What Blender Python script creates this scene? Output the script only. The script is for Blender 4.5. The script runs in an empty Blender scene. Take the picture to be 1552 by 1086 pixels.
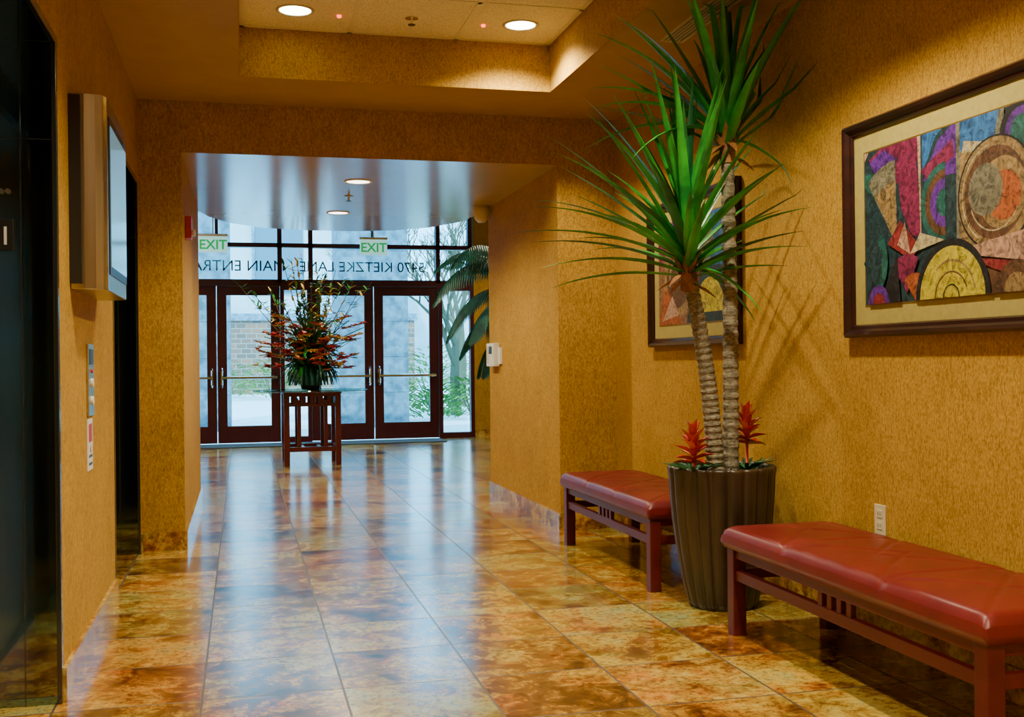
import bpy, math, random
from mathutils import Vector, Matrix
random.seed(7)
XR,XP,XPL,XL,YB,ZC,ZO=2.374,1.984,-.3325,-.578,6.71,2.656,2.351
YT,XT2,ZT,XE,YD=6.08,1.767,2.93,-.87,15.22
ZP=2.17
# ---------------- materials ----------------
def mat(name,col,rough=.5,metal=0,spec=.5,coat=0,emis=None,es=0,trans=0,alpha=1):
    m=bpy.data.materials.new(name);m.use_nodes=True
    b=m.node_tree.nodes['Principled BSDF']
    b.inputs['Base Color'].default_value=(*col,1);b.inputs['Roughness'].default_value=rough
    b.inputs['Metallic'].default_value=metal;b.inputs['Specular IOR Level'].default_value=spec
    b.inputs['Coat Weight'].default_value=coat;b.inputs['Coat Roughness'].default_value=.08
    b.inputs['Transmission Weight'].default_value=trans
    if emis:
        b.inputs['Emission Color'].default_value=(*emis,1);b.inputs['Emission Strength'].default_value=es
    return m
def N(m,t,**k):
    n=m.node_tree.nodes.new(t)
    for a,v in k.items():setattr(n,a,v)
    return n
def lk(m,a,b):m.node_tree.links.new(a,b)
def ramp(m,fac,stops):
    r=N(m,'ShaderNodeValToRGB');e=r.color_ramp.elements
    while len(e)<len(stops):e.new(.5)
    for i,(p,c) in enumerate(stops):e[i].position=p;e[i].color=(*c,1)
    lk(m,fac,r.inputs[0]);return r.outputs[0]
def noise(m,vec,scale,detail=4,rough=.55,dist=0):
    n=N(m,'ShaderNodeTexNoise');n.inputs['Scale'].default_value=scale;n.inputs['Detail'].default_value=detail
    n.inputs['Roughness'].default_value=rough;n.inputs['Distortion'].default_value=dist
    if vec:lk(m,vec,n.inputs['Vector'])
    return n.outputs['Fac']
def mapped(m,src,scale):
    v=N(m,'ShaderNodeMapping');v.inputs['Scale'].default_value=scale;lk(m,src,v.inputs[0]);return v.outputs[0]
def pos(m):return N(m,'ShaderNodeNewGeometry').outputs['Position']
def mathn(m,op,a,b=None):
    n=N(m,'ShaderNodeMath',operation=op)
    for i,x in enumerate((a,b)):
        if x is None:continue
        if isinstance(x,(int,float)):n.inputs[i].default_value=x
        else:lk(m,x,n.inputs[i])
    return n.outputs[0]
def mixc(m,f,a,b,mode='MIX'):
    n=N(m,'ShaderNodeMix',data_type='RGBA',blend_type=mode)
    if isinstance(f,(int,float)):n.inputs[0].default_value=f
    else:lk(m,f,n.inputs[0])
    for i,x in ((6,a),(7,b)):
        if isinstance(x,tuple):n.inputs[i].default_value=(*x,1)
        else:lk(m,x,n.inputs[i])
    return n.outputs[2]
def bump(m,h,s=.3,d=.01):
    n=N(m,'ShaderNodeBump');n.inputs['Strength'].default_value=s;n.inputs['Distance'].default_value=d
    lk(m,h,n.inputs['Height']);lk(m,n.outputs[0],m.node_tree.nodes['Principled BSDF'].inputs['Normal'])
def setc(m,c):lk(m,c,m.node_tree.nodes['Principled BSDF'].inputs['Base Color'])
def nmat(name,c1,c2,scale,rough=.5,stretch=(1,1,1),bs=0,**k):
    m=mat(name,c1,rough,**k);p=mapped(m,pos(m),stretch);n=noise(m,p,scale)
    setc(m,ramp(m,n,[(.35,c1),(.65,c2)]))
    if bs:bump(m,n,bs,.004)
    return m
# wallpaper
WP=mat('wallpaper_gold',(.5,.25,.05),.8,spec=.1)
p=pos(WP);n1=noise(WP,mapped(WP,p,(1,1,.5)),150,3,.7);n2=noise(WP,p,4,4);n3=noise(WP,mapped(WP,p,(1,1,.3)),70,3,.65)
c=ramp(WP,n1,[(.34,(.33,.175,.018)),(.5,(.48,.275,.034)),(.68,(.61,.385,.070))])
c=mixc(WP,.5,c,ramp(WP,n2,[(.3,(.70,.66,.58)),(.7,(1,1,1))]),'MULTIPLY')
c=mixc(WP,.42,c,ramp(WP,n3,[(.36,(.50,.42,.30)),(.52,(1,1,1))]),'MULTIPLY')
setc(WP,c);bump(WP,n1,.25,.002)
SOF=nmat('soffit_paint',(.40,.245,.05),(.43,.265,.055),6,.6,spec=.2)
PCM=nmat('passage_ceiling_paint',(.42,.32,.12),(.45,.34,.13),3,.16,spec=1.)
CT=mat('acoustic_tile',(.75,.66,.45),.9);n=noise(CT,pos(CT),180,2);setc(CT,ramp(CT,n,[(.36,(.6,.52,.32)),(.5,(.92,.85,.60))]))
GRID=mat('ceiling_grid',(.8,.74,.52),.5)
# stone floor
def stone(name,tiled=True,dark=1):
    m=mat(name,(.4,.2,.05),.13,spec=.9,coat=.4)
    m.node_tree.nodes['Principled BSDF'].inputs['Coat Roughness'].default_value=.14
    p=pos(m)
    if tiled:
        mp=N(m,'ShaderNodeMapping');mp.inputs['Location'].default_value=(.136,-.03,0);lk(m,p,mp.inputs[0])
        b=N(m,'ShaderNodeTexBrick');b.offset=0;b.squash=1
        b.inputs['Color1'].default_value=(0,0,0,1);b.inputs['Color2'].default_value=(1,1,1,1);b.inputs['Mortar'].default_value=(.5,.5,.5,1)
        b.inputs['Scale'].default_value=1;b.inputs['Mortar Size'].default_value=.0040;b.inputs['Brick Width'].default_value=.4575;b.inputs['Row Height'].default_value=.4575
        lk(m,mp.outputs[0],b.inputs['Vector'])
        bw=N(m,'ShaderNodeRGBToBW');lk(m,b.outputs['Color'],bw.inputs[0])
        va=N(m,'ShaderNodeVectorMath',operation='ADD');lk(m,p,va.inputs[0])
        cx=N(m,'ShaderNodeCombineXYZ');lk(m,mathn(m,'MULTIPLY',bw.outputs[0],37.),cx.inputs[0]);lk(m,mathn(m,'MULTIPLY',bw.outputs[0],91.),cx.inputs[2])
        lk(m,cx.outputs[0],va.inputs[1]);p2=va.outputs[0]
    else:p2=p
    a=noise(m,p2,2.6,7,.66,.6);d=noise(m,p2,9,7,.78,.8);f=noise(m,p2,45,5,.75);g2=noise(m,p2,4.3,3,.6,.5)
    s=mathn(m,'ADD',mathn(m,'MULTIPLY',a,.5),mathn(m,'MULTIPLY',d,.5))
    if tiled:s=mathn(m,'ADD',s,mathn(m,'MULTIPLY',mathn(m,'SUBTRACT',bw.outputs[0],.40),.10))
    c=ramp(m,s,[(.37,(.040,.022,.010)),(.43,(.16,.058,.014)),(.475,(.34,.150,.026)),(.515,(.50,.285,.050)),(.57,(.66,.47,.12)),(.65,(.50,.48,.25))])
    c=mixc(m,.75,c,ramp(m,f,[(.36,(.30,.20,.13)),(.52,(1,1,1))]),'MULTIPLY')
    c=mixc(m,.8,c,ramp(m,g2,[(.36,(.62,.74,.66)),(.47,(1,1,1)),(.56,(1,.98,.8)),(.66,(1,.62,.42))]),'MULTIPLY')
    if tiled:
        h=mathn(m,'FRACT',mathn(m,'MULTIPLY',bw.outputs[0],7.31))
        c=mixc(m,.9,c,ramp(m,h,[(0,(.95,.66,.45)),(.25,(1,1,.85)),(.5,(.58,.68,.62)),(.75,(1.,.95,.55)),(1,(.78,.55,.42))]),'MULTIPLY')
        c=mixc(m,b.outputs['Fac'],c,(.05,.03,.018))
        r=mathn(m,'ADD',mathn(m,'MULTIPLY',b.outputs['Fac'],.4),mathn(m,'ADD',.12,mathn(m,'MULTIPLY',d,.15)))
        lk(m,r,m.node_tree.nodes['Principled BSDF'].inputs['Roughness'])
        bump(m,mathn(m,'ADD',mathn(m,'MULTIPLY',b.outputs['Fac'],-1.),mathn(m,'MULTIPLY',a,.5)),.16,.002)
    setc(m,c);return m
FL=stone('marble_tile_floor');BS=stone('marble_baseboard',False)
BLK=mat('black_glass',(.24,.30,.29),.05,metal=1)
BLK2=mat('black_elevator_trim',(.02,.024,.022),.12,spec=1,coat=.5)
STL=nmat('brushed_steel',(.50,.46,.34),(.60,.56,.42),30,.28,(1,1,.05),metal=1)
CHR=mat('chrome',(.75,.75,.75),.15,metal=1)
LEA=nmat('red_leather',(.130,.006,.006),(.160,.009,.008),7,.36,spec=.5)
p=pos(LEA);bump(LEA,noise(LEA,p,220,3),.10,.001)
WOOD=nmat('red_stained_wood',(.080,.005,.005),(.11,.009,.007),14,.35,(1,.2,1))
FRM=nmat('mahogany_frame',(.018,.006,.005),(.035,.009,.007),20,.28,(1,.2,1))
MATB=nmat('picture_mat',(.35,.29,.07),(.40,.33,.085),40,.8)
GILT=mat('gilt_fillet',(.4,.26,.06),.4,metal=.8)
PLN=nmat('bronze_planter',(.022,.013,.006),(.050,.030,.012),9,.36,(1,1,.3),spec=.6)
SOIL=nmat('moss_soil',(.012,.02,.006),(.05,.035,.02),60,.9,bs=.6)
TRK=nmat('palm_trunk',(.09,.075,.045),(.30,.26,.17),45,.75,(1,1,2.5),bs=.6)
GRN=nmat('yucca_leaf',(.008,.17,.022),(.035,.44,.035),7,.34,spec=.6)
GRN2=nmat('yucca_leaf_dark',(.004,.06,.022),(.012,.17,.04),9,.38)
DRY=nmat('dry_leaf_sheath',(.22,.08,.015),(.36,.16,.04),30,.7)
FRN=nmat('fern_leaf',(.004,.06,.06),(.012,.15,.11),10,.45)
RED=nmat('bromeliad_red',(.42,.008,.006),(.55,.04,.010),30,.4)
ORG=nmat('flower_orange',(.7,.16,.015),(.75,.28,.03),30,.5)
YEL=nmat('flower_yellow',(.75,.50,.04),(.75,.55,.08),30,.5)
WHT=mat('white_plastic',(.75,.75,.7),.4)
IVO=mat('ivory_plastic',(.62,.55,.36),.4)
DFR=nmat('dark_red_door_frame',(.045,.004,.010),(.062,.006,.014),6,.35)
URN=nmat('dark_urn',(.02,.022,.02),(.05,.05,.04),12,.35)
TWG=mat('twig',(.12,.07,.03),.7)
STN=nmat('grey_stone',(.06,.12,.16),(.18,.28,.34),7,.8,bs=.4)
CONC=nmat('concrete',(.50,.55,.58),(.62,.66,.68),3,.85)
BRK=mat('stone_veneer',(.3,.25,.2),.85)
b=N(BRK,'ShaderNodeTexBrick');b.inputs['Scale'].default_value=1.4;b.inputs['Color1'].default_value=(.42,.13,.07,1);b.inputs['Color2'].default_value=(.16,.08,.06,1);b.inputs['Mortar'].default_value=(.34,.24,.2,1)
mp=N(BRK,'ShaderNodeMapping');mp.inputs['Rotation'].default_value=(math.pi/2,0,0);lk(BRK,pos(BRK),mp.inputs[0]);lk(BRK,mp.outputs[0],b.inputs[0]);setc(BRK,b.outputs[0])
STC=nmat('stucco',(.46,.50,.50),(.54,.58,.58),2,.9)
DWIN=mat('facade_glass',(.05,.12,.16),.1,spec=.8)
SHR=nmat('shrub_green',(.03,.12,.015),(.14,.30,.03),12,.8)
MATT=nmat('entry_mat',(.03,.035,.04),(.05,.055,.06),60,.95)
REDP=mat('fire_alarm_red',(.5,.02,.015),.4)
LED=mat('red_led',(.5,0,0),.4,emis=(1,.05,.02),es=6)
LMP=mat('can_lamp_lens',(1,.9,.7),.4,emis=(1,.95,.74),es=16)
LMP2=mat('dim_can_lens',(1,.95,.85),.4,emis=(1,.95,.85),es=7)
EXW=mat('exit_sign_panel',(.5,.8,.8),.3,emis=(.35,.85,.85),es=.9)
EXG=mat('exit_green',(.0,.35,.1),.4,emis=(.0,.42,.10),es=.8)
SCR=mat('display_screen',(.05,.08,.09),.12,emis=(.18,.42,.50),es=.6)
BLKP=mat('black_plastic',(.015,.015,.015),.35)
LETT=mat('vinyl_letters',(.02,.035,.05),.6)
SCRD=mat('letter_white',(.8,.8,.8),.5)
def glassmat(name,tint,gl):
    m=bpy.data.materials.new(name);m.use_nodes=True;nt=m.node_tree;nt.nodes.clear()
    o=nt.nodes.new('ShaderNodeOutputMaterial');t=nt.nodes.new('ShaderNodeBsdfTransparent');t.inputs[0].default_value=(*tint,1)
    g=nt.nodes.new('ShaderNodeBsdfGlossy');g.inputs['Roughness'].default_value=.02
    x=nt.nodes.new('ShaderNodeMixShader');x.inputs[0].default_value=gl
    nt.links.new(t.outputs[0],x.inputs[1]);nt.links.new(g.outputs[0],x.inputs[2]);nt.links.new(x.outputs[0],o.inputs[0]);return m
GL=glassmat('clear_glass',(.80,.97,1),.05)
GLT=glassmat('table_glass',(.45,.68,.62),.25)
# ---------------- mesh builder ----------------
def empty(name,loc=(0,0,0)):
    e=bpy.data.objects.new(name,None);e.location=loc;bpy.context.collection.objects.link(e);e.empty_display_size=.1;return e
class MB:
    def __init__(s):s.v=[];s.f=[];s.m=[];s.mats=[]
    def mi(s,m):
        if m not in s.mats:s.mats.append(m)
        return s.mats.index(m)
    def add(s,vs,fs,m):
        o=len(s.v);i=s.mi(m);s.v+=[tuple(v) for v in vs];s.f+=[tuple(o+a for a in f) for f in fs];s.m+=[i]*len(fs)
    def box(s,x0,x1,y0,y1,z0,z1,m):
        x0,x1=sorted((x0,x1));y0,y1=sorted((y0,y1));z0,z1=sorted((z0,z1))
        s.add([(x0,y0,z0),(x1,y0,z0),(x1,y1,z0),(x0,y1,z0),(x0,y0,z1),(x1,y0,z1),(x1,y1,z1),(x0,y1,z1)],
        [(0,3,2,1),(4,5,6,7),(0,1,5,4),(1,2,6,5),(2,3,7,6),(3,0,4,7)],m)
    def tube(s,path,rad,m,n=10,caps=True):
        vs=[];fs=[];P=[Vector(p) for p in path]
        for i,p in enumerate(P):
            t=(P[min(i+1,len(P)-1)]-P[max(i-1,0)]).normalized()
            a=t.cross(Vector((0,1,0) if abs(t.y)<.9 else (1,0,0))).normalized();b=t.cross(a)
            r=rad[i] if isinstance(rad,(list,tuple)) else rad
            for k in range(n):
                g=2*math.pi*k/n;vs.append(p+r*(math.cos(g)*a+math.sin(g)*b))
        for i in range(len(P)-1):
            for k in range(n):
                fs.append((i*n+k,i*n+(k+1)%n,(i+1)*n+(k+1)%n,(i+1)*n+k))
        if caps:fs+=[tuple(range(n)),tuple((len(P)-1)*n+k for k in range(n))]
        s.add(vs,fs,m)
    def lathe(s,c,prof,m,n=32,flute=0,amp=0):
        vs=[];fs=[]
        for (r,z) in prof:
            for k in range(n):
                g=2*math.pi*k/n;q=r*(1-amp*(1-abs(math.sin(g*flute/2)))**2) if flute else r
                vs.append((c[0]+q*math.cos(g),c[1]+q*math.sin(g),c[2]+z))
        for i in range(len(prof)-1):
            for k in range(n):fs.append((i*n+k,i*n+(k+1)%n,(i+1)*n+(k+1)%n,(i+1)*n+k))
        fs+=[tuple(range(n))[::-1],tuple((len(prof)-1)*n+k for k in range(n))]
        s.add(vs,fs,m)
    def leaf(s,base,d,L,w,droop,m,n=8,xmax=None,zmax=None,v=.25,wp=None,zmin=None):
        p=Vector(base);d=Vector(d).normalized();st=L/n;vs=[];fs=[]
        side=d.cross(Vector((0,0,1)))
        if side.length<.05:side=Vector((random.uniform(-1,1),random.uniform(-1,1),0))
        side.normalize()
        for i in range(n+1):
            t=i/n
            ww=w*(wp(t) if wp else (.55+.9*t if t<.4 else .91*(1-((t-.4)/.6)**1.5)))*.5+.0004
            up=side.cross(d).normalized()
            q=[p-side*ww+up*ww*v*2,p.copy(),p+side*ww+up*ww*v*2]
            for a in q:
                if xmax and a.x>xmax:a.x=xmax-.002*random.random()
                if zmax and a.z>zmax:a.z=zmax
                if zmin and a.z<zmin:a.z=zmin+.002*random.random()
            vs+=q
            d=(d+Vector((0,0,-droop*st))).normalized()
            if xmax and p.x+d.x*.1>xmax:d=Vector((d.x*.3,d.y+(.2 if d.y>0 else -.2),d.z)).normalized()
            p=p+d*st
        for i in range(n):
            a=i*3;fs+=[(a,a+1,a+4,a+3),(a+1,a+2,a+5,a+4)]
        s.add(vs,fs,m)
    def build(s,name,parent=None,bevel=0,smooth=False,ang=None):
        me=bpy.data.meshes.new(name);me.from_pydata(s.v,[],s.f)
        for m in s.mats:me.materials.append(m)
        me.polygons.foreach_set('material_index',s.m)
        if smooth:me.polygons.foreach_set('use_smooth',[True]*len(me.polygons))
        me.update();o=bpy.data.objects.new(name,me);bpy.context.collection.objects.link(o)
        if parent:
            o.parent=parent;o.matrix_parent_inverse=Matrix.Translation(-parent.location)
        if bevel:
            b=o.modifiers.new('b','BEVEL');b.width=bevel;b.segments=2;b.limit_method='ANGLE'
        return o
def box(name,x0,x1,y0,y1,z0,z1,m,parent=None,bevel=0):
    b=MB();b.box(x0,x1,y0,y1,z0,z1,m);return b.build(name,parent,bevel)
# ---------------- room shell ----------------
YN=-3.0
b=MB();b.box(-1.05,XR+.2,YN-.2,YB,-.1,0,FL);b.box(-4,5.2,YB,YD+.05,-.1,0,FL);b.build('floor')
box('wall_right',XR,XR+.2,YN,YB,0,3.1,WP)
box('wall_behind',-1.05,XR,YN-.2,YN,0,3.1,WP)
b=MB()
b.box(-1.05,XL,YN,2.35,0,ZC,WP);b.box(-1.05,XL,3.80,5.35,0,ZC,WP);b.box(-1.05,XL,2.35,3.80,ZP,ZC,WP);b.box(-1.05,XL,5.35,6.64,ZP,ZC,WP);b.box(-1.05,XL,6.64,YB,0,ZC,WP)
b.box(-1.05,-.93,2.35,3.80,0,ZP,BLK);b.box(-1.05,-.93,5.35,6.64,0,ZP,BLK)
b.build('wall_left')
box('wall_passage_left',-4,XPL,YB,9.25,0,3.6,WP)
box('wall_passage_right',XP,5.2,YB,8.72,0,3.6,WP)
# passage ceiling with convex lobby edge
ctrl=[(XP,8.72),(XP+.0,9.15),(1.93,9.62),(1.72,10.08),(1.42,10.34),(1.08,10.46),(.62,10.46),(.216,10.33),(-.08,10.02),(-.26,9.6),(XPL,9.25)]
poly=[(XPL,YB),(XP,YB)]+ctrl
n=len(poly);b=MB()
b.add([(x,y,ZO) for x,y in poly],[tuple(range(n))[::-1]],PCM)
b.add([(x,y,3.6) for x,y in poly],[tuple(range(n))],PCM)
vs=[(x,y,ZO) for x,y in poly]+[(x,y,3.6) for x,y in poly]
b.add(vs,[(i,(i+1)%n,n+(i+1)%n,n+i) for i in range(n)],WP)
b.build('ceiling_passage')
b=MB()
b.box(-1.05,0,YN,YB,ZC,3.1,SOF);b.box(XT2,XR,YN,YB,ZC,3.1,SOF);b.box(0,XT2,YT,YB,ZC,3.1,SOF);b.box(0,XT2,YN,-1.85,ZC,3.1,SOF)
b.build('ceiling')
b=MB();e=.006
b.box(0,XT2,YT-e,YT,ZC+.001,ZT,WP);b.box(XT2-e,XT2,-1.85,YT,ZC+.001,ZT,WP);b.box(0,e,-1.85,YT,ZC+.001,ZT,WP);b.box(0,XT2,-1.85,-1.85+e,ZC+.001,ZT,WP)
b.build('trim_tray')
b=MB();b.box(0,XT2,-1.85,YT,ZT,3.1,CT)
for x in (.02,.6,1.205,XT2-.02):b.box(x-.012,x+.012,-1.85,YT-.006,ZT-.004,ZT,GRID)
y=YT-.018
while y>-1.8:
    b.box(0,XT2,y-.012,y+.012,ZT-.004,ZT,GRID);y-=.61 if y<YT-.1 else .64
b.build('ceiling_tray')
b=MB();b.box(-4,5.2,8.72,YD+.2,3.6,3.8,SOF);b.build('ceiling_lobby')
box('wall_lobby_left',-4.2,-4,YB,YD+.2,0,3.6,WP);box('wall_lobby_right',5.2,5.4,YB,YD+.2,0,3.6,WP)
b=MB();b.box(-4,-1.65,YD,YD+.2,0,3.6,WP);b.box(3.24,5.2,YD,YD+.2,0,3.6,WP);b.build('wall_entrance')
# baseboards
H=.11;T=.014
b=MB();b.box(XR-T,XR,YN,YB,0,H,BS);b.build('baseboard_right')
b=MB();b.box(XL,XL+T,YN,2.35,0,H,BS);b.box(XL,XL+T,3.8,5.35,0,H,BS);b.box(XL,XL+T,6.64,YB,0,H,BS);b.build('baseboard_left')
b=MB();b.box(XL+T,XPL+T,YB-T,YB,0,H,BS);b.box(XPL,XPL+T,YB,9.25,0,H,BS);b.build('baseboard_passage_left')
b=MB();b.box(XP-T,XR-T,YB-T,YB,0,H,BS);b.box(XP-T,XP,YB,8.72,0,H,BS);b.build('baseboard_passage_right')
b=MB();b.box(3.24,5.2,YD-T,YD,0,H,BS);b.build('baseboard_lobby')
# ---------------- elevators ----------------
def elevator(y0,y1,sign):
    E=empty('elevator_entrance',(-.75,(y0+y1)/2,0));b=MB()
    b.box(XE-.06,XL-.002,y1-.02,y1-.001,0,ZP-.001,BLK);b.box(XE-.06,XL-.002,y0+.001,y0+.02,0,ZP-.001,BLK)
    b.box(XE-.06,XL-.002,y0+.02,y1-.02,ZP-.02,ZP-.001,BLK)
    b.box(XE-.05,XE,y0+.02,y0+.2,0,ZP-.02,BLK);b.box(XE-.05,XE,y1-.2,y1-.02,0,ZP-.02,BLK);b.box(XE-.05,XE,y0+.2,y1-.2,2.08,ZP-.02,BLK)
    b.build('surround',E,.002)
    b=MB();b.box(XL-.012,XL+.003,y1-.024,y1+.004,0,ZP,BLK2);b.box(XL-.012,XL+.003,y0-.004,y0+.024,0,ZP,BLK2);b.box(XL-.012,XL+.003,y0+.024,y1-.024,ZP-.024,ZP+.004,BLK2);b.build('edge_trim',E,.002)
    b=MB();b.box(-.688,-.684,y1-.022,y1-.0195,0,ZP-.02,BLK2);b.box(XE,XL-.002,y1-.022,y1-.0195,1.83,1.834,BLK2);b.build('panel_joints',E)
    ym=(y0+y1)/2
    b=MB();b.box(XE-.055,XE-.03,y0+.2,ym-.003,.012,2.08,STL);b.build('door_panel_1',E,.002)
    b=MB();b.box(XE-.055,XE-.03,ym+.003,y1-.2,.012,2.08,STL);b.build('door_panel_2',E,.002)
    b=MB();b.box(XE-.055,XE+.0,y0+.2,y1-.2,0,.01,STL);b.build('sill',E)
    b=MB();b.box(-.83,-.706,y1-.028,y1-.02,1.47,1.57,BLKP);b.build('floor_number_plate',E,.002)
    b=MB()
    for x in (-.742,-.722):b.tube([(x,y1-.034,1.66),(x,y1-.02,1.66)],.008,STL,12)
    b.build('lantern_lights',E)
    c=bpy.data.curves.new('floor_number','FONT');c.body='1';c.size=.085;c.extrude=.0006;c.materials.append(SCRD)
    o=bpy.data.objects.new('floor_number',c);bpy.context.collection.objects.link(o);o.parent=E;o.matrix_parent_inverse=Matrix.Translation(-E.location)
    o.location=(-.752,y1-.029,1.488);o.rotation_euler=(math.pi/2,0,0)
elevator(2.35,3.80,1);elevator(5.35,6.64,1)
# ---------------- lobby display ----------------
TV=empty('wall_display',(XL+.06,4.4,1.7));b=MB()
y0,y1,z0,z1=4.06,4.78,1.365,2.055
pr=[(XL,y0),(XL+.05,y0),(XL+.085,y0+.008),(XL+.11,y0+.025),(XL+.12,y0+.05),(XL+.12,y1-.05),(XL+.11,y1-.025),(XL+.085,y1-.008),(XL+.05,y1),(XL,y1)]
k=len(pr);b.add([(x,y,z0) for x,y in pr]+[(x,y,z1) for x,y in pr],[(i,(i+1)%k,k+(i+1)%k,k+i) for i in range(k)]+[tuple(range(k))[::-1],tuple(range(k,2*k))],STL)
b.build('housing',TV,.003)
b=MB();b.box(XL+.12,XL+.124,y0+.09,y1-.06,z0+.06,z1-.06,BLKP);b.box(XL+.124,XL+.126,y0+.11,y1-.08,z0+.09,z1-.09,SCR);b.build('screen',TV)
b=MB();b.box(XL+.0,XL+.04,y0-.018,y0,z0+.02,z1-.01,BLKP);b.build('side_bracket',TV)
# call panel and sign
CP=empty('elevator_call_panel',(XL,4.52,1.04));b=MB();b.box(XL,XL+.008,4.44,4.60,.90,1.18,STL);b.build('faceplate',CP,.002)
b=MB();b.box(XL+.008,XL+.010,4.47,4.57,1.10,1.16,BLKP);b.build('indicator',CP)
b=MB()
for z in (.96,1.03):b.tube([(XL+.008,4.52,z),(XL+.016,4.52,z)],.017,WHT,16)
b.tube([(XL+.008,4.52,1.075),(XL+.014,4.52,1.075)],.008,REDP,12);b.build('buttons',CP)
b=MB();b.box(XL,XL+.004,4.44,4.57,.69,.89,WHT);b.box(XL+.004,XL+.005,4.46,4.55,.80,.87,REDP);b.box(XL+.004,XL+.005,4.46,4.55,.71,.72,BLKP);b.box(XL+.004,XL+.005,4.46,4.55,.74,.75,BLKP)
b.add([(XL+.0055,4.49,.76),(XL+.0055,4.52,.76),(XL+.0055,4.505,.79)],[(0,1,2)],REDP)
b.build('fire_safety_sign')
# ---------------- benches ----------------
def bench(y0,y1,x0,x1):
    E=empty('upholstered_bench',((x0+x1)/2,(y0+y1)/2,0))
    zt=.44;zc=.345
    nx,ny=56,180;vs=[];fs=[];W=x1-x0;L=y1-y0
    def top(x,y):
        e=min(x,W-x,y,L-y);R=.03
        z=zt-.014
        if e<R:z-=(R-math.sqrt(max(0,R*R-(R-e)**2)))
        z+=.014*min(1,e/.12)
        ds=[]
        a=min(y,L-y)
        if a<W:
            ds.append(abs(a-x)/1.414);ds.append(abs(a-(W-x))/1.414)
        if a>W:
            q=(a-W)%W;ds.append(abs(q-x)/1.414);ds.append(abs(q-(W-x))/1.414)
        ds.append(abs(a-W))
        d=min(ds);z-=.006*math.exp(-(d/.009)**2)
        return z
    for j in range(ny+1):
        for i in range(nx+1):
            x=W*i/nx;y=L*j/ny;vs.append((x0+x,y0+y,top(x,y)))
    for j in range(ny):
        for i in range(nx):
            a=j*(nx+1)+i;fs.append((a,a+1,a+nx+2,a+nx+1))
    b=MB();b.add(vs,fs,LEA)
    ring=[j for j in range(nx+1)]+[(j)*(nx+1)+nx for j in range(1,ny+1)]+[ny*(nx+1)+i for i in range(nx-1,-1,-1)]+[j*(nx+1) for j in range(ny-1,0,-1)]
    n=len(ring)
    base=[vs[r] for r in ring]
    lv=list(base);cx,cy=(x0+x1)/2,(y0+y1)/2
    for z,o in ((zt-.07,.004),(zc+.018,.003),(zc+.012,-.002),(zc,-.006)):
        for (x,y,_) in base:
            lv.append((x+(o if x>cx+W/2-.002 else -o if x<cx-W/2+.002 else 0),y+(o if y>cy+L/2-.002 else -o if y<cy-L/2+.002 else 0),z))
    lf=[]
    for k in range(4):
        for i in range(n):lf.append((k*n+(i+1)%n,k*n+i,(k+1)*n+i,(k+1)*n+(i+1)%n))
    lf.append(tuple(4*n+i for i in range(n))[::-1]);b.add(lv,lf,LEA)
    b.build('cushion',E,smooth=True)
    b=MB();g=.055;i0,i1,j0,j1=x0+.015,x1-.015,y0+.015,y1-.015
    for x in (i0,i1-g):
        for y in (j0,j1-g):b.box(x,x+g,y,y+g,0,zc,WOOD)
    b.build('legs',E,.003)
    b=MB();t=.028
    for x in (i0+.01,i1-.01-t):
        b.box(x,x+t,j0+g,j1-g,zc-.038,zc-.001,WOOD);b.box(x,x+t,j0+g,j1-g,zc-.125,zc-.085,WOOD)
        m=(y0+y1)/2
        for q in (-.09,-.03,.03,.09):b.box(x+.004,x+t-.004,m+q-.014,m+q+.014,zc-.086,zc-.037,WOOD)
    for y in (j0+.01,j1-.01-t):
        b.box(i0+g,i1-g,y,y+t,zc-.038,zc-.001,WOOD);b.box(i0+g,i1-g,y,y+t,zc-.125,zc-.085,WOOD)
        m=(x0+x1)/2
        for q in (-.05,0,.05):b.box(m+q-.012,m+q+.012,y+.004,y+t-.004,zc-.086,zc-.037,WOOD)
    b.build('rails',E,.002)
bench(2.43,4.02,1.86,2.35);bench(4.78,6.22,1.84,2.33)
# ---------------- yucca planter ----------------
PC=(2.07,4.47);XM=XR-.012
PL=empty('potted_yucca',(PC[0],PC[1],0));b=MB()
prof=[(.148,0),(.158,.03),(.180,.12),(.203,.25),(.221,.38),(.231,.50),(.235,.585),(.238,.60),(.240,.612),(.236,.622),(.222,.622),(.216,.61),(.213,.57),(.05,.565)]
b.lathe((*PC,0),prof,PLN,160,20,.07);b.build('planter',PL,smooth=True)
b=MB();b.lathe((*PC,.57),[(.212,0),(.20,.012),(.12,.028),(.02,.035)],SOIL,32);b.build('soil',PL,smooth=True)
def trunk(name,pts,r0,r1):
    b=MB();P=[Vector(p) for p in pts];path=[];rad=[];n=60
    for i in range(n*2+1):
        t=i/(n*2);q=P[0]*(1-t)**2+P[1]*2*t*(1-t)+P[2]*t*t;path.append(q)
        r=r0+(r1-r0)*t;rad.append(r*(1.0 if i%4<2 else .90)+random.uniform(-.0008,.0008))
    b.tube(path,rad,TRK,16);b.build(name,PL)
trunk('trunk_1',[(2.02,4.42,.58),(2.01,4.42,1.0),(1.905,4.42,1.45)],.042,.033)
trunk('trunk_2',[(2.10,4.44,.58),(2.115,4.44,1.2),(2.10,4.44,2.0)],.039,.030)
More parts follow.
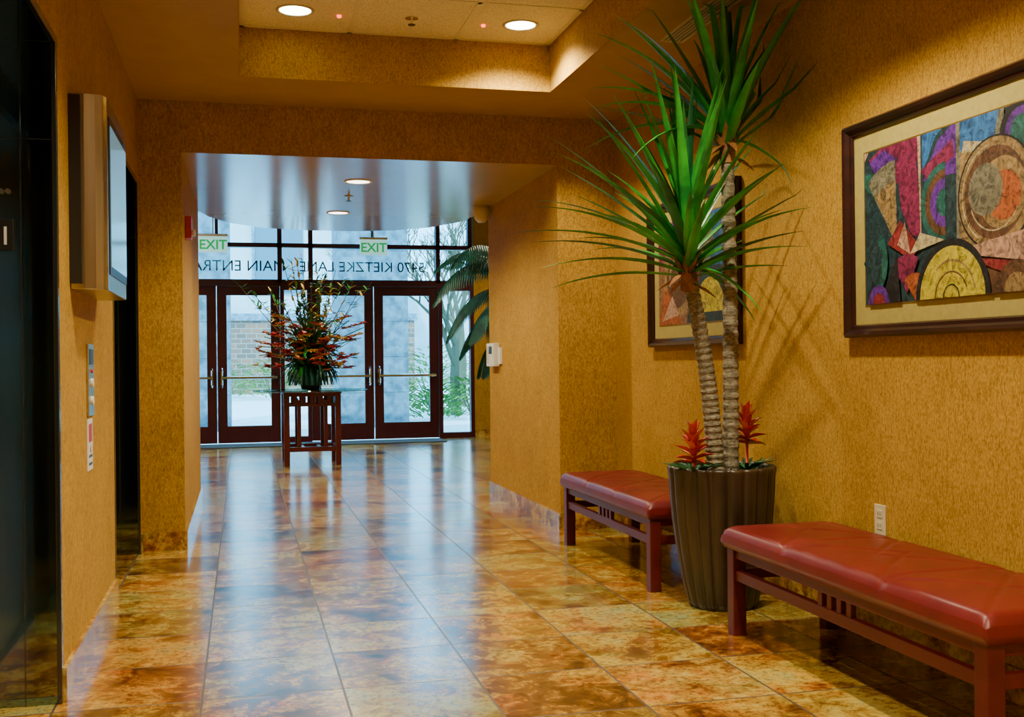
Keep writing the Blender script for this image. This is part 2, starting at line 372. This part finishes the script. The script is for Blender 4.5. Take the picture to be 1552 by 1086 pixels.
def crown(name,c,h,n,L,seed,elmin,elmax,dr,tilt=(0,0),ex=1.0,extra=()):
    random.seed(seed);b=MB();ga=2.399963
    W_=lambda t:(.7+.75*t if t<.3 else .925*(1-((t-.3)/.7)**1.35))
    for i in range(n):
        t=i/(n-1);az=i*ga+random.uniform(-.25,.25)
        el=math.radians(elmin+(elmax-elmin)*t**ex+random.uniform(-6,6))
        d=(math.cos(az)*math.cos(el)+tilt[0],math.sin(az)*math.cos(el)+tilt[1],math.sin(el))
        base=(c[0]+.02*math.cos(az)*(1-t),c[1]+.02*math.sin(az)*(1-t),c[2]+h*t)
        ln=L*random.uniform(.8,1.1)
        if d[0]>.15:ln*=(1-.35*min(1,d[0]))
        b.leaf(base,d,ln,.050,random.uniform(.5,1.2)*dr,GRN if random.random()<.75 else GRN2,9,XM,ZC-.02,wp=W_)
    for az,el,ln,dd in extra:
        az=math.radians(az);el=math.radians(el)
        b.leaf((c[0],c[1],c[2]+.05),(math.cos(az)*math.cos(el),math.sin(az)*math.cos(el),math.sin(el)),ln,.045,dd,GRN,10,XM,ZC-.02,wp=W_)
    b.build(name,PL,smooth=True)
    b=MB()
    for i in range(16):
        az=i*ga;b.leaf((c[0]+.02*math.cos(az),c[1]+.02*math.sin(az),c[2]-.03+.004*i),(math.cos(az)*.5,math.sin(az)*.5,1 if i%3 else -.2),.13,.04,1.5,DRY,5,XM)
    b.tube([(c[0],c[1],c[2]-.06),(c[0],c[1],c[2]+h*.6)],[.036,.028],DRY,12)
    b.build(name+'_sheath',PL)
crown('crown_1',(1.90,4.42,1.45),.26,62,.72,3,16,84,.8,(-.02,0),.85,((185,38,.78,.9),(170,30,.8,.8),(200,48,.85,.8),(160,55,.85,.6),(10,-10,.45,2.),(-60,-5,.45,2.),(185,62,.8,.5),(150,44,.8,.9)))
crown('crown_2',(2.10,4.44,2.02),.16,38,.70,11,38,84,.7,(-.05,0),.9,((180,42,.72,1.3),(190,34,.75,1.3),(172,28,.72,1.6),(200,22,.6,2.),(-30,-10,.4,2.5),(60,20,.5,1.5),(185,52,.8,1.)))
def brom(name,c,s):
    b=MB();random.seed(int(c[0]*1000))
    for i in range(12):
        az=i*2.4;b.leaf((c[0],c[1],.59),(math.cos(az),math.sin(az),.8),.14*s,.022,4,GRN2,6,XM)
    b.tube([(c[0],c[1],.58),(c[0],c[1],c[2])],.007,RED,8)
    for i in range(24):
        az=i*2.4;t=i/23;el=.15+1.2*t
        b.leaf((c[0],c[1],c[2]-.11+.11*t),(math.cos(az)*math.cos(el),math.sin(az)*math.cos(el),math.sin(el)),.085*s,.042,3,RED if i%6 else ORG,6,XM,v=.4)
    b.build(name,PL,smooth=True)
brom('bromeliad_1',(1.90,4.38,.745),1.15);brom('bromeliad_2',(2.19,4.46,.82),1.1)
b=MB();random.seed(5)
for i in range(70):
    az=random.uniform(0,6.28);r=random.uniform(.08,.2)
    b.leaf((PC[0]+r*math.cos(az),PC[1]+r*math.sin(az),.585),(math.cos(az)*.7,math.sin(az)*.7,.8),random.uniform(.03,.07),.016,6,GRN2,4,XM)
b.build('ground_foliage',PL)
# ---------------- pictures ----------------
artmats={}
def am(c):
    if c not in artmats:
        c2=tuple(min(1,x*1.6+.015) for x in c);c1=tuple(x*.28 for x in c)
        m=mat('art_paint',c,.6);n=noise(m,pos(m),24,6,.75,1.6);setc(m,ramp(m,n,[(.38,c1),(.5,c),(.64,c2)]));artmats[c]=m
    return artmats[c]
def clip(P,W,Hh):
    for ax,lim,sg in ((0,0,1),(0,W,-1),(1,0,1),(1,Hh,-1)):
        out=[]
        for i in range(len(P)):
            a=P[i];c=P[(i+1)%len(P)];ia=(a[ax]-lim)*sg>=0;ic=(c[ax]-lim)*sg>=0
            if ia:out.append(a)
            if ia!=ic:
                t=(lim-a[ax])/(c[ax]-a[ax]);out.append((a[0]+t*(c[0]-a[0]),a[1]+t*(c[1]-a[1])))
        P=out
        if not P:return P
    return P
def circ(cx,cy,r,a0=0,a1=360,n=40,r2=0):
    P=[(cx+r*math.cos(math.radians(a0+(a1-a0)*i/n)),cy+r*math.sin(math.radians(a0+(a1-a0)*i/n))) for i in range(n+1)]
    if a1-a0<360:
        if r2:P+=[(cx+r2*math.cos(math.radians(a1-(a1-a0)*i/n)),cy+r2*math.sin(math.radians(a1-(a1-a0)*i/n))) for i in range(n+1)]
        else:P.append((cx,cy))
    return P
def picture(yl,yr,z0,z1,shapes,bg):
    E=empty('framed_abstract_painting',(XR-.02,(yl+yr)/2,(z0+z1)/2))
    prof=[(0,0),(0,.030),(.010,.042),(.022,.036),(.032,.022),(.044,.020),(.050,.010)]
    b=MB();vs=[];fs=[];k=len(prof)
    for (sy,sz,cy,cz) in ((-1,1,yl,z0),(1,1,yr,z0),(1,-1,yr,z1),(-1,-1,yl,z1)):
        for o,hh in prof:vs.append((XR-.001-hh,cy+sy*o,cz+sz*o))
    for c in range(4):
        d=(c+1)%4
        for i in range(k-1):fs.append((c*k+i,d*k+i,d*k+i+1,c*k+i+1))
    b.add(vs,fs,FRM);b.build('frame',E)
    b=MB();b.box(XR-.010,XR-.001,yr+.04,yl-.04,z0+.04,z1-.04,MATB);b.build('mat',E)
    M=.125;W=(yl-yr)-2*M;Hh=(z1-z0)-2*M
    b=MB();x=XR-.011
    g=.006;b.box(x-.001,x+.001,yr+M-g,yl-M+g,z0+M-g,z1-M+g,GILT)
    x-=.0015
    b.add([(x,yl-M,z0+M),(x,yr+M,z0+M),(x,yr+M,z1-M),(x,yl-M,z1-M)],[(0,1,2,3)],am(bg))
    for col,P in shapes:
        P=clip(P,W,Hh)
        if len(P)<3:continue
        x-=.0002
        b.add([(x,yl-M-s_,z0+M+t_) for s_,t_ in P],[tuple(range(len(P)))],am(col))
    b.build('canvas',E)
TEAL=(.006,.028,.038);MAG=(.15,.006,.05);TAN=(.22,.14,.05);GRY=(.13,.12,.08);PUR=(.08,.012,.22);BLU=(.015,.10,.30);BRN=(.09,.038,.015);YG=(.38,.32,.010);BK=(.005,.005,.008);PNK=(.38,.22,.15);RD=(.18,.012,.014);OR=(.28,.065,.010);CRM=(.36,.31,.17);DT=(.007,.08,.07)
art1=[(TEAL,[(0,0),(.36,0),(.36,.6),(0,.6)]),
(MAG,circ(.20,.62,.18,200,360)),(DT,circ(.07,.50,.08,180,380)),(PUR,circ(.13,.58,.10,200,330)),(PNK,[(0,.55),(.04,.6),(0,.6)]),
(GRY,circ(.215,.20,.33,92,126)),(TAN,circ(.215,.20,.25,94,124)),
(MAG,[(.22,.46),(.27,.52),(.33,.56),(.36,.22),(.30,.24),(.24,.34)]),(PNK,[(.34,.6),(.37,.6),(.37,.22),(.355,.22)]),
(TEAL,[(.36,0),(.58,0),(.58,.6),(.36,.6)]),(PUR,[(.37,.42),(.46,.55),(.56,.60),(.56,.42)]),(BLU,[(.37,.44),(.44,.56),(.50,.60),(.37,.60)]),(MAG,[(.36,.46),(.54,.54),(.55,.48),(.40,.42)]),
(DT,circ(.50,.33,.14,90,270)),(BRN,circ(.50,.33,.115,90,270)),(PUR,circ(.50,.33,.085,90,270)),(DT,circ(.50,.33,.05,90,270)),
(GRY,[(.56,0),(.80,0),(.80,.6),(.56,.6)]),(BLU,[(.58,.49),(.74,.46),(.78,.60),(.58,.60)]),(CRM,[(.59,.47),(.74,.44),(.74,.49),(.60,.52)]),(TAN,circ(.58,.14,.34,20,90)),
(OR,[(.80,.36),(1.0,.30),(1.0,.60),(.84,.60)]),(BK,circ(.88,.50,.10)),(PUR,circ(.88,.50,.075)),(DT,circ(.88,.50,.05)),(BRN,[(.72,0),(1,0),(1,.35),(.72,.30)]),
(BK,circ(.755,.325,.185)),(TAN,circ(.755,.325,.178)),(BRN,circ(.755,.325,.150)),(TAN,circ(.79,.32,.115)),(OR,circ(.80,.31,.080)),(GRY,circ(.71,.34,.085)),(CRM,circ(.755,.325,.163,100,240,24,.157)),(CRM,circ(.755,.325,.125,200,330,24,.120)),
(RD,[(.16,.22),(.24,.30),(.36,.19),(.30,.15)]),(PNK,[(.22,.21),(.27,.29),(.30,.17)]),(CRM,[(.30,.17),(.50,.20),(.36,.24)]),(MAG,circ(.28,.03,.14,60,130)),
(DT,circ(.0,.16,.16,-50,40)),(TEAL,circ(.0,.16,.12,-50,40)),(BK,[(.12,0),(.22,.18),(.24,0)]),(OR,circ(.33,.0,.10,40,130)),(PUR,circ(.10,.0,.07,0,180)),(RD,circ(.10,.0,.04,0,180)),
(PNK,[(.54,.15),(.98,.08),(.90,.19),(.70,.17)]),(RD,[(.60,.13),(.90,.03),(.98,.08)]),(BK,circ(.535,.0,.20,0,180)),(YG,circ(.535,.0,.175,0,180)),(TAN,circ(.535,.0,.130,10,130,24,.122)),(BRN,circ(.535,0,.09,20,180,24,.084)),(BK,circ(.535,0,.045,0,180,24,.040)),
(BRN,circ(.86,0,.10,0,180)),(TAN,circ(.86,0,.06,0,180))]
picture(3.89,2.69,1.173,2.010,art1,TEAL)
art2=[(MAG,[(0,.3),(.3,.62),(0,.62)]),(TAN,circ(.28,.25,.22)),(BRN,circ(.28,.25,.16)),(CRM,circ(.28,.25,.12,0,200,24,.11)),(OR,[(0,0),(.35,.0),(.1,.22)]),(TEAL,[(.4,0),(.94,0),(.94,.3),(.5,.35)]),(BLU,[(.5,.3),(.94,.28),(.94,.6),(.45,.6)]),(YG,circ(.7,.05,.18,0,180)),(PNK,[(.05,.02),(.3,.05),(.2,.16)]),(GRY,circ(.62,.42,.13)),(RD,[(.40,.2),(.6,.32),(.5,.05)]),(PUR,[(.1,.45),(.35,.5),(.3,.6),(.05,.6)])]
picture(6.04,4.86,1.165,1.985,art2,(.20,.09,.04))
# outlet
OU=empty('power_outlet',(XR,3.70,.47));b=MB();b.box(XR-.006,XR,3.665,3.737,.415,.53,IVO);b.build('cover',OU,.002)
b=MB()
for z in (.495,.45):
    b.box(XR-.008,XR-.006,3.683,3.719,z-.014,z+.014,IVO)
    for y in (3.694,3.708):b.box(XR-.0085,XR-.008,y-.0015,y+.0015,z-.006,z+.006,BLKP)
b.build('sockets',OU)
# air vent
V=empty('linear_air_vent',(2.07,4.2,ZC));b=MB();b.box(2.00,2.012,3.5,4.97,ZC-.008,ZC,IVO);b.box(2.108,2.12,3.5,4.97,ZC-.008,ZC,IVO);b.box(2.012,2.108,4.958,4.97,ZC-.008,ZC,IVO);b.box(2.012,2.108,3.5,3.512,ZC-.008,ZC,IVO)
b.build('border',V);b=MB();b.box(2.012,2.108,3.512,4.958,ZC-.001,ZC,BLKP)
for i in range(4):b.box(2.03+.02*i-.004,2.03+.02*i+.004,3.512,4.958,ZC-.007,ZC-.001,IVO)
b.build('slats',V)
# can lights
def can(x,y,z,e,r=.085,col=(1,.72,.42),lens=LMP,spot=True,ang=115):
    E=empty('recessed_downlight',(x,y,z));b=MB();n=32
    vs=[];
    for rr,zz in ((r+.014,0),(r+.012,-.006),(r,-.006),(r-.004,-.001)):
        vs+=[(x+rr*math.cos(2*math.pi*k/n),y+rr*math.sin(2*math.pi*k/n),z+zz) for k in range(n)]
    b.add(vs,[(i*n+k,i*n+(k+1)%n,(i+1)*n+(k+1)%n,(i+1)*n+k) for i in range(3) for k in range(n)],IVO);b.build('trim_ring',E,smooth=True)
    b=MB();b.add([(x+(r-.004)*math.cos(2*math.pi*k/n),y+(r-.004)*math.sin(2*math.pi*k/n),z-.002) for k in range(n)],[tuple(range(n))[::-1]],lens);b.build('lens',E)
    l=bpy.data.lights.new('lamp','SPOT');l.energy=e;l.color=col;l.spot_size=math.radians(ang);l.spot_blend=.6;l.shadow_soft_size=.05
    o=bpy.data.objects.new('lamp',l);bpy.context.collection.objects.link(o);o.parent=E;o.location=(0,0,-.03)
WARM=(1,.87,.58)
for y,ee,a2 in ((5.74,125,140),(3.30,185,130),(.86,170,130),(-1.2,145,130)):
    can(.29,y,ZT,ee*.95,col=WARM,ang=106);can(1.50,y,ZT,ee*1.25,col=WARM,ang=a2)
can(.80,7.57,ZO,130,col=WARM,lens=LMP2,ang=155);can(.80,9.18,ZO,80,col=WARM,lens=LMP2,ang=155)
for x,y in ((3.2,10.5),(-1.6,10.5),(3.6,13.4),(-1.6,13.4),(.73,12.0)):can(x,y,3.6,210,col=WARM,ang=130)  # unseen lobby downlights, added to brighten the lobby and the flower table
def sprink(x,y,z):
    E=empty('fire_sprinkler',(x,y,z));b=MB();b.lathe((x,y,z-.008),[(.035,.008),(.035,.003),(.015,0)],CHR,20);b.tube([(x,y,z),(x,y,z-.035)],.008,CHR,10);b.lathe((x,y,z-.04),[(.02,0),(.02,.003)],BLKP,16);b.build('head',E)
sprink(.9,5.74,ZT);sprink(.80,8.25,ZO)
for x in (.52,1.30):
    b=MB();b.lathe((x,5.78,ZT-.012),[(.010,0),(.012,.006),(.012,.012)],LED,16);b.build('ceiling_indicator_light')
E=empty('smoke_detector',(1.9,8.6,ZO));b=MB();b.lathe((1.905,8.62,ZO-.13),[(.03,0),(.055,.03),(.065,.08),(.065,.13)],IVO,24);b.build('housing',E,smooth=True)
E=empty('fire_alarm_strobe',(XPL,7.1,1.95));b=MB();b.box(XPL,XPL+.04,7.04,7.16,1.88,2.02,REDP);b.box(XPL+.04,XPL+.06,7.07,7.13,1.90,1.94,WHT);b.build('housing',E,.006)
E=empty('wall_intercom_box',(XP,8.45,1.14));b=MB();b.box(XP-.055,XP,8.36,8.60,1.05,1.235,WHT);b.build('housing',E,.006)
b=MB();b.box(XP-.058,XP-.055,8.40,8.50,1.15,1.21,BLKP);b.box(XP-.058,XP-.055,8.52,8.58,1.08,1.21,IVO);b.box(XP-.02,XP,8.27,8.345,1.07,1.20,WHT);b.build('panel',E,.002)
# ---------------- entrance glazing ----------------
def frame(b,x0,x1,z0,z1,s,t=.11,bot=None,y=YD):
    b.box(x0,x0+s,y,y+t,z0,z1,DFR);b.box(x1-s,x1,y,y+t,z0,z1,DFR);b.box(x0+s,x1-s,y,y+t,z1-s,z1,DFR);b.box(x0+s,x1-s,y,y+t,z0,z0+(bot or s),DFR)
xs=[-1.60,-1.148,.524,.943,2.726,3.19]
W=empty('window_1',(.8,YD,2.8));b=MB()
for x in xs:b.box(x-.03,x+.03,YD,YD+.12,2.2,3.6,DFR)
b.box(-1.63,3.22,YD,YD+.12,2.15,2.24,DFR);b.box(-1.63,3.22,YD,YD+.12,2.68,2.74,DFR);b.box(-1.63,3.22,YD,YD+.12,3.4,3.46,DFR)
for x in (-.31,1.80):b.box(x-.02,x+.02,YD,YD+.12,2.74,3.6,DFR)
b.build('mullions',W);b=MB();b.box(-1.6,3.19,YD+.055,YD+.06,2.2,3.6,GL);b.build('pane',W)
for x0,x1 in ((-1.6,-1.148),(.524,.943),(2.726,3.19)):
    k=empty('window_%d'%({-1.6:2,.524:3,2.726:4}[x0]),((x0+x1)/2,YD,1.1));b=MB();frame(b,x0-(.03 if x0<-1 else 0),x1+(.05 if x1>3 else 0),0,2.15,.055,.12,.08);b.build('frame',k)
    b=MB();b.box(x0+.05,x1-.05,YD+.055,YD+.06,.07,2.1,GL);b.build('pane',k)
di=0
for x0,x1,hs in ((-1.148,-.322,1),(-.318,.524,-1),(.943,1.806,1),(1.812,2.726,-1)):
    di+=1;D=empty('door_%d'%di,((x0+x1)/2,YD,0));b=MB();frame(b,x0+.004,x1-.004,.012,2.148,.125,.05,.23,YD+.03);b.build('leaf_frame',D,.003)
    b=MB();b.box(x0+.12,x1-.12,YD+.053,YD+.058,.23,2.04,GL);b.build('glass',D)
    b=MB();b.tube([(x0+.05,YD-.04,.90),(x1-.05,YD-.04,.90)],.020,CHR,10)
    for x in (x0+.07,x1-.07):b.box(x-.03,x+.03,YD-.045,YD+.03,.87,.93,BLKP)
    xx=x1-.06 if hs>0 else x0+.06
    b.tube([(xx,YD-.01,1.02),(xx,YD-.06,1.0),(xx,YD-.06,.80),(xx,YD-.01,.78)],.014,CHR,8);b.build('push_bar',D)
b=MB();b.box(.25-1.3,2.7,14.5,15.1,0,.012,MATT);b.build('entrance_mat')
def text(name,s,loc,size,m,rot,parent=None,ex=.002,al='LEFT',off=0):
    c=bpy.data.curves.new(name,'FONT');c.body=s;c.size=size;c.extrude=ex;c.align_x=al;c.offset=off;c.materials.append(m)
    o=bpy.data.objects.new(name,c);bpy.context.collection.objects.link(o);o.location=loc;o.rotation_euler=rot
    if parent:o.parent=parent;o.matrix_parent_inverse=Matrix.Translation(-parent.location)
    return o
R180=(math.pi/2,0,math.pi)
text('transom_lettering','5470 KIETZKE LANE',(2.55,YD+.067,2.36),.20,LETT,R180)
text('transom_lettering','MAIN ENTRANCE',(.60,YD+.067,2.36),.21,LETT,R180)
def exitsign(x,y,z):
    E=empty('exit_sign',(x,y,z));b=MB();b.box(x-.175,x+.175,y-.012,y+.012,z-.11,z+.09,EXW);b.box(x-.18,x+.18,y-.025,y+.025,z+.09,z+.12,WHT);b.build('panel',E,.002)
    b=MB();b.box(x-.006,x+.006,y-.006,y+.006,z+.12,3.6,WHT);b.build('stem',E)
    text('lettering','EXIT',(x,y-.014,z-.068),.165,EXG,(math.pi/2,0,0),E,.001,'CENTER',.004)
exitsign(-.33,14.1,2.60);exitsign(1.68,14.1,2.59)
# ---------------- table + flowers ----------------
tx,ty=.73,12.02
T_=empty('console_table',(tx,ty,0))
b=MB();a=.27;g=.03
for sx in (-1,1):
    for sy in (-1,1):
        cx,cy=tx+sx*a,ty+sy*a
        b.box(cx-g,cx+g,cy-g,cy+g,0,.765,WOOD);b.box(cx-sx*.13-.02,cx-sx*.13+.02,cy-.02,cy+.02,.20,.70,WOOD)
b.build('legs',T_,.004);b=MB()
for s in (-1,1):
    for z0,z1 in ((.735,.765),(.63,.655),(.15,.20)):
        b.box(tx-a,tx+a,ty+s*a-.018,ty+s*a+.018,z0,z1,WOOD);b.box(tx+s*a-.018,tx+s*a+.018,ty-a,ty+a,z0,z1,WOOD)
    for q in (-.18,-.09,0,.09,.18):
        b.box(tx+q-.022,tx+q+.022,ty+s*a-.015,ty+s*a+.015,.655,.735,WOOD);b.box(tx+s*a-.015,tx+s*a+.015,ty+q-.022,ty+q+.022,.655,.735,WOOD)
    b.box(tx+s*.09-.02,tx+s*.09+.02,ty-a,ty+a,.155,.185,WOOD)
b.box(tx-a-.04,tx+a+.04,ty-a-.04,ty+a+.04,.765,.785,WOOD)
b.build('rails',T_,.003);b=MB();b.lathe((tx,ty,.786),[(.60,0),(.615,.004),(.615,.012),(.61,.016)],GLT,64);b.build('glass_top',T_,smooth=False)
F_=empty('flower_arrangement',(tx,ty,.803));b=MB()
b.lathe((tx,ty,.803),[(.095,0),(.10,.01),(.12,.08),(.145,.20),(.155,.245),(.16,.25),(.15,.255),(.13,.24)],URN,40);b.build('vase',F_,smooth=True)
random.seed(21);b=MB();c0=Vector((tx,ty,1.06));ZM=.85
def pt(az,el,r):return c0+Vector((math.cos(az)*math.cos(el),math.sin(az)*math.cos(el),math.sin(el)))*r
for i in range(320):
    az=random.uniform(0,6.28);el=random.uniform(-.1,1.3)
    b.leaf(c0+Vector((random.uniform(-.08,.08),random.uniform(-.08,.08),random.uniform(-.02,.3))),(math.cos(az)*math.cos(el),math.sin(az)*math.cos(el),math.sin(el)),random.uniform(.2,.46),.045,random.uniform(1,5),random.choice([GRN2,FRN,GRN2,GRN]),7,zmin=ZM)
for i in range(160):
    az=random.uniform(2.2,6.8);b.leaf(c0+Vector((random.uniform(-.12,.12),-.05,.02)),(math.cos(az),math.sin(az),.5),random.uniform(.28,.46),.028,random.uniform(7,12),FRN,8,zmin=ZM)
b.build('foliage',F_);b=MB()
for i in range(24):
    az=random.uniform(0,6.28);el=random.uniform(.75,1.5);L=random.uniform(.8,1.25)
    p1=pt(az,el,L);mid=pt(az+.15,el,.5*L);b.tube([c0,mid,p1],[.006,.005,.003],TWG,5)
    for k in range(16):
        q=c0.lerp(p1,random.uniform(.4,1));b.leaf(q,(random.uniform(-1,1),random.uniform(-1,1),random.uniform(0,1)),.09,.030,2,random.choice([GRN,YEL,GRN2]),3)
b.build('branches',F_);b=MB()
def flower(q,r,m,n=8):
    for k in range(n):
        az=6.283*k/n+random.random()*.4;b.leaf(q,(math.cos(az),math.sin(az)-.4,random.uniform(.1,.9)),r,r*.75,5,m,4)
for i in range(95):
    az=random.uniform(0,6.28);el=random.uniform(-.1,1.2);r=random.uniform(.22,.60)
    if math.sin(az)>.3 and random.random()<.6:az=-az
    q=pt(az,el,r)
    b.tube([c0,q],.003,GRN2,4,False);flower(q,random.uniform(.05,.09),random.choice([RED,RED,ORG,YEL,RED,ORG]))
for s,zz in ((-1,.12),(1,.30),(-.9,.32),(.95,.08),(-.7,.5),(.8,.5),(1.1,.42),(-1.05,.22)):
    q=c0+Vector((s*.54,random.uniform(-.2,.1),zz));b.tube([c0,c0.lerp(q,.5)+Vector((0,0,.08)),q],.005,GRN2,5,False)
    for k in range(7):flower(q+Vector((-s*.035*k,0,-.01*k+.04)),.05,random.choice([RED,ORG,YEL]),6)
b.build('blossoms',F_)
# ---------------- lobby palm ----------------
LP=empty('potted_palm',(3.15,12.6,0));b=MB();b.lathe((3.15,12.6,0),[(.18,0),(.24,.3),(.26,.5),(.24,.5),(.22,.46)],URN,32);b.build('pot',LP,smooth=True)
b=MB();b.tube([(3.15,12.6,.45),(3.12,12.6,1.2),(3.15,12.6,2.1)],[.06,.045,.04],TRK,12);b.build('trunk',LP)
b=MB();random.seed(4)
def frond(base,az,el,L,dr):
    p=Vector(base);d=Vector((math.cos(az)*math.cos(el),math.sin(az)*math.cos(el),math.sin(el)));path=[];n=34
    for i in range(n+1):
        path.append(p.copy());d=(d+Vector((0,0,-dr/n))).normalized();p+=d*L/n
    b.tube(path,[.010*(1-i/(n+2)) for i in range(n+1)],FRN,5)
    for i in range(3,n+1):
        t=i/n;dd=(path[i]-path[i-1]).normalized();sd=dd.cross(Vector((0,0,1))).normalized()
        for s in (-1,1):b.leaf(path[i],sd*s*.8+dd*.5+Vector((0,0,-.35)),.30*math.sin(math.pi*min(1,t*.85+.12))+.04,.026,3.5,FRN,5)
for az,el,L,dr,z in ((3.3,.75,1.25,2.4,2.1),(2.9,.3,1.1,2.2,1.95),(3.7,1.1,1.2,2.6,2.1),(3.5,-.1,.9,1.6,1.9),(2.5,.9,1.1,2.4,2.1),(1.6,.6,1.1,2.4,2.1),(.6,.7,1.2,2.5,2.1),(5.4,.7,1.1,2.5,2.1),(4.6,.6,1.1,2.5,2.0),(0,1.1,1.1,2.6,2.1),(4.1,.1,.9,2.,1.9),(3.6,.2,.8,2.6,1.45),(3.0,.5,.9,2.6,1.6),(3.2,1.0,1.1,2.2,2.1)):
    frond((3.15,12.6,z),az,el,L,dr)
b.build('fronds',LP)
# ---------------- exterior ----------------
b=MB();b.box(-60,70,YD+.05,90,-.12,-.02,CONC);b.build('ground_plaza')
for x0 in (-1.36,1.58):
    b=MB();z=-.02
    while z<5:
        b.box(x0+.006,x0+1.19,18.4,19.6,z,z+.594,STN);b.box(x0+.015,x0+1.18,18.41,19.59,z+.594,z+.6,LETT);z+=.6
    b.build('stone_column')
B=empty('office_building',(-4,42,0));b=MB();b.box(-22,6,40,52,-.02,11,STC);b.box(-22.2,6.2,39.7,40,-.02,2.6,BRK);b.box(-22.3,6.3,39.6,40,2.6,2.85,STN);b.build('facade',B);b=MB()
for i in range(9):
    for z in (3.6,7.4):
        x=-20.5+i*3;b.box(x,x+1.7,39.9,40,z,z+2.4,DWIN);b.box(x-.1,x,39.85,40,z-.1,z+2.5,STN)
b.build('facade_windows',B)
b=MB();b.box(8,45,55,65,-.02,5,STC);b.build('distant_building')
random.seed(9)
def shrub(x,y,r,n=260):
    b=MB()
    for i in range(n):
        az=random.uniform(0,6.28);el=random.uniform(.05,1.4);q=Vector((x,y,0))+Vector((math.cos(az)*math.cos(el),math.sin(az)*math.cos(el),math.sin(el)))*r*random.uniform(.5,1)
        b.leaf(q,(math.cos(az),math.sin(az),.7),.14*r+.05,.07,2,SHR,3)
    for k in range(6):b.tube([(x,y,-.02),(x+.3*r*math.cos(k),y+.3*r*math.sin(k),r*.6)],.015,TWG,4)
    b.build('shrub')
for x,y,r in ((3.6,20.5,.7),(4.6,22,.85),(5.7,21.5,.7),(3.3,24,.8),(4.6,18.6,.5),(6.5,26,1.1),(-4,24,.8),(2.9,27,.8),(4.9,29,1.6),(7.6,33,2.0),(.9,34,1.2),(-.6,36,1.3)):shrub(x,y,r,320)
def tree(x,y,h):
    b=MB()
    def br(p,d,L,r,k):
        q=p+d*L;b.tube([p,p.lerp(q,.5)+Vector((random.uniform(-.03,.03)*L,0,0)),q],[r,r*.85,r*.65],TWG,5,False)
        if k==0:return
        for i in range(3):
            nd=(d+Vector((random.uniform(-.8,.8),random.uniform(-.8,.8),random.uniform(-.1,.5)))).normalized();br(p.lerp(q,random.uniform(.6,1)),nd,L*.68,r*.55,k-1)
    br(Vector((x,y,-.02)),Vector((0,0,1)),h*.35,.12,6);b.build('bare_tree')
tree(5.2,26,6);tree(3.6,31,7);tree(8,30,7);tree(-3.2,30,6);tree(4.3,22,4.5)
# ---------------- lights / world / camera ----------------
w=bpy.data.worlds.new('sky');bpy.context.scene.world=w;w.use_nodes=True;nt=w.node_tree;bg=nt.nodes['Background']
bg.inputs[0].default_value=(.17,.60,.96,1);bg.inputs[1].default_value=11
s=bpy.data.lights.new('sun','SUN');s.energy=10;s.color=(.55,.84,1);s.angle=.02
so=bpy.data.objects.new('sun',s);bpy.context.collection.objects.link(so);so.rotation_euler=Vector((.35,.75,-.9)).to_track_quat('-Z','Y').to_euler()
so.location=(0,20,12)
cam=bpy.data.cameras.new('camera');co=bpy.data.objects.new('camera',cam);bpy.context.collection.objects.link(co)
cam.sensor_width=36;cam.lens=1645.5/1552*36;cam.clip_end=300
yw,pt_,r=.2443,.0014,-.0111
F=Vector((math.sin(yw)*math.cos(pt_),math.cos(yw)*math.cos(pt_),math.sin(pt_)));R0=Vector((math.cos(yw),-math.sin(yw),0));U0=R0.cross(F)
R=math.cos(r)*R0+math.sin(r)*U0;U=-math.sin(r)*R0+math.cos(r)*U0
co.matrix_world=Matrix(((R.x,U.x,-F.x,0),(R.y,U.y,-F.y,0),(R.z,U.z,-F.z,1.1),(0,0,0,1)))
bpy.context.scene.camera=co
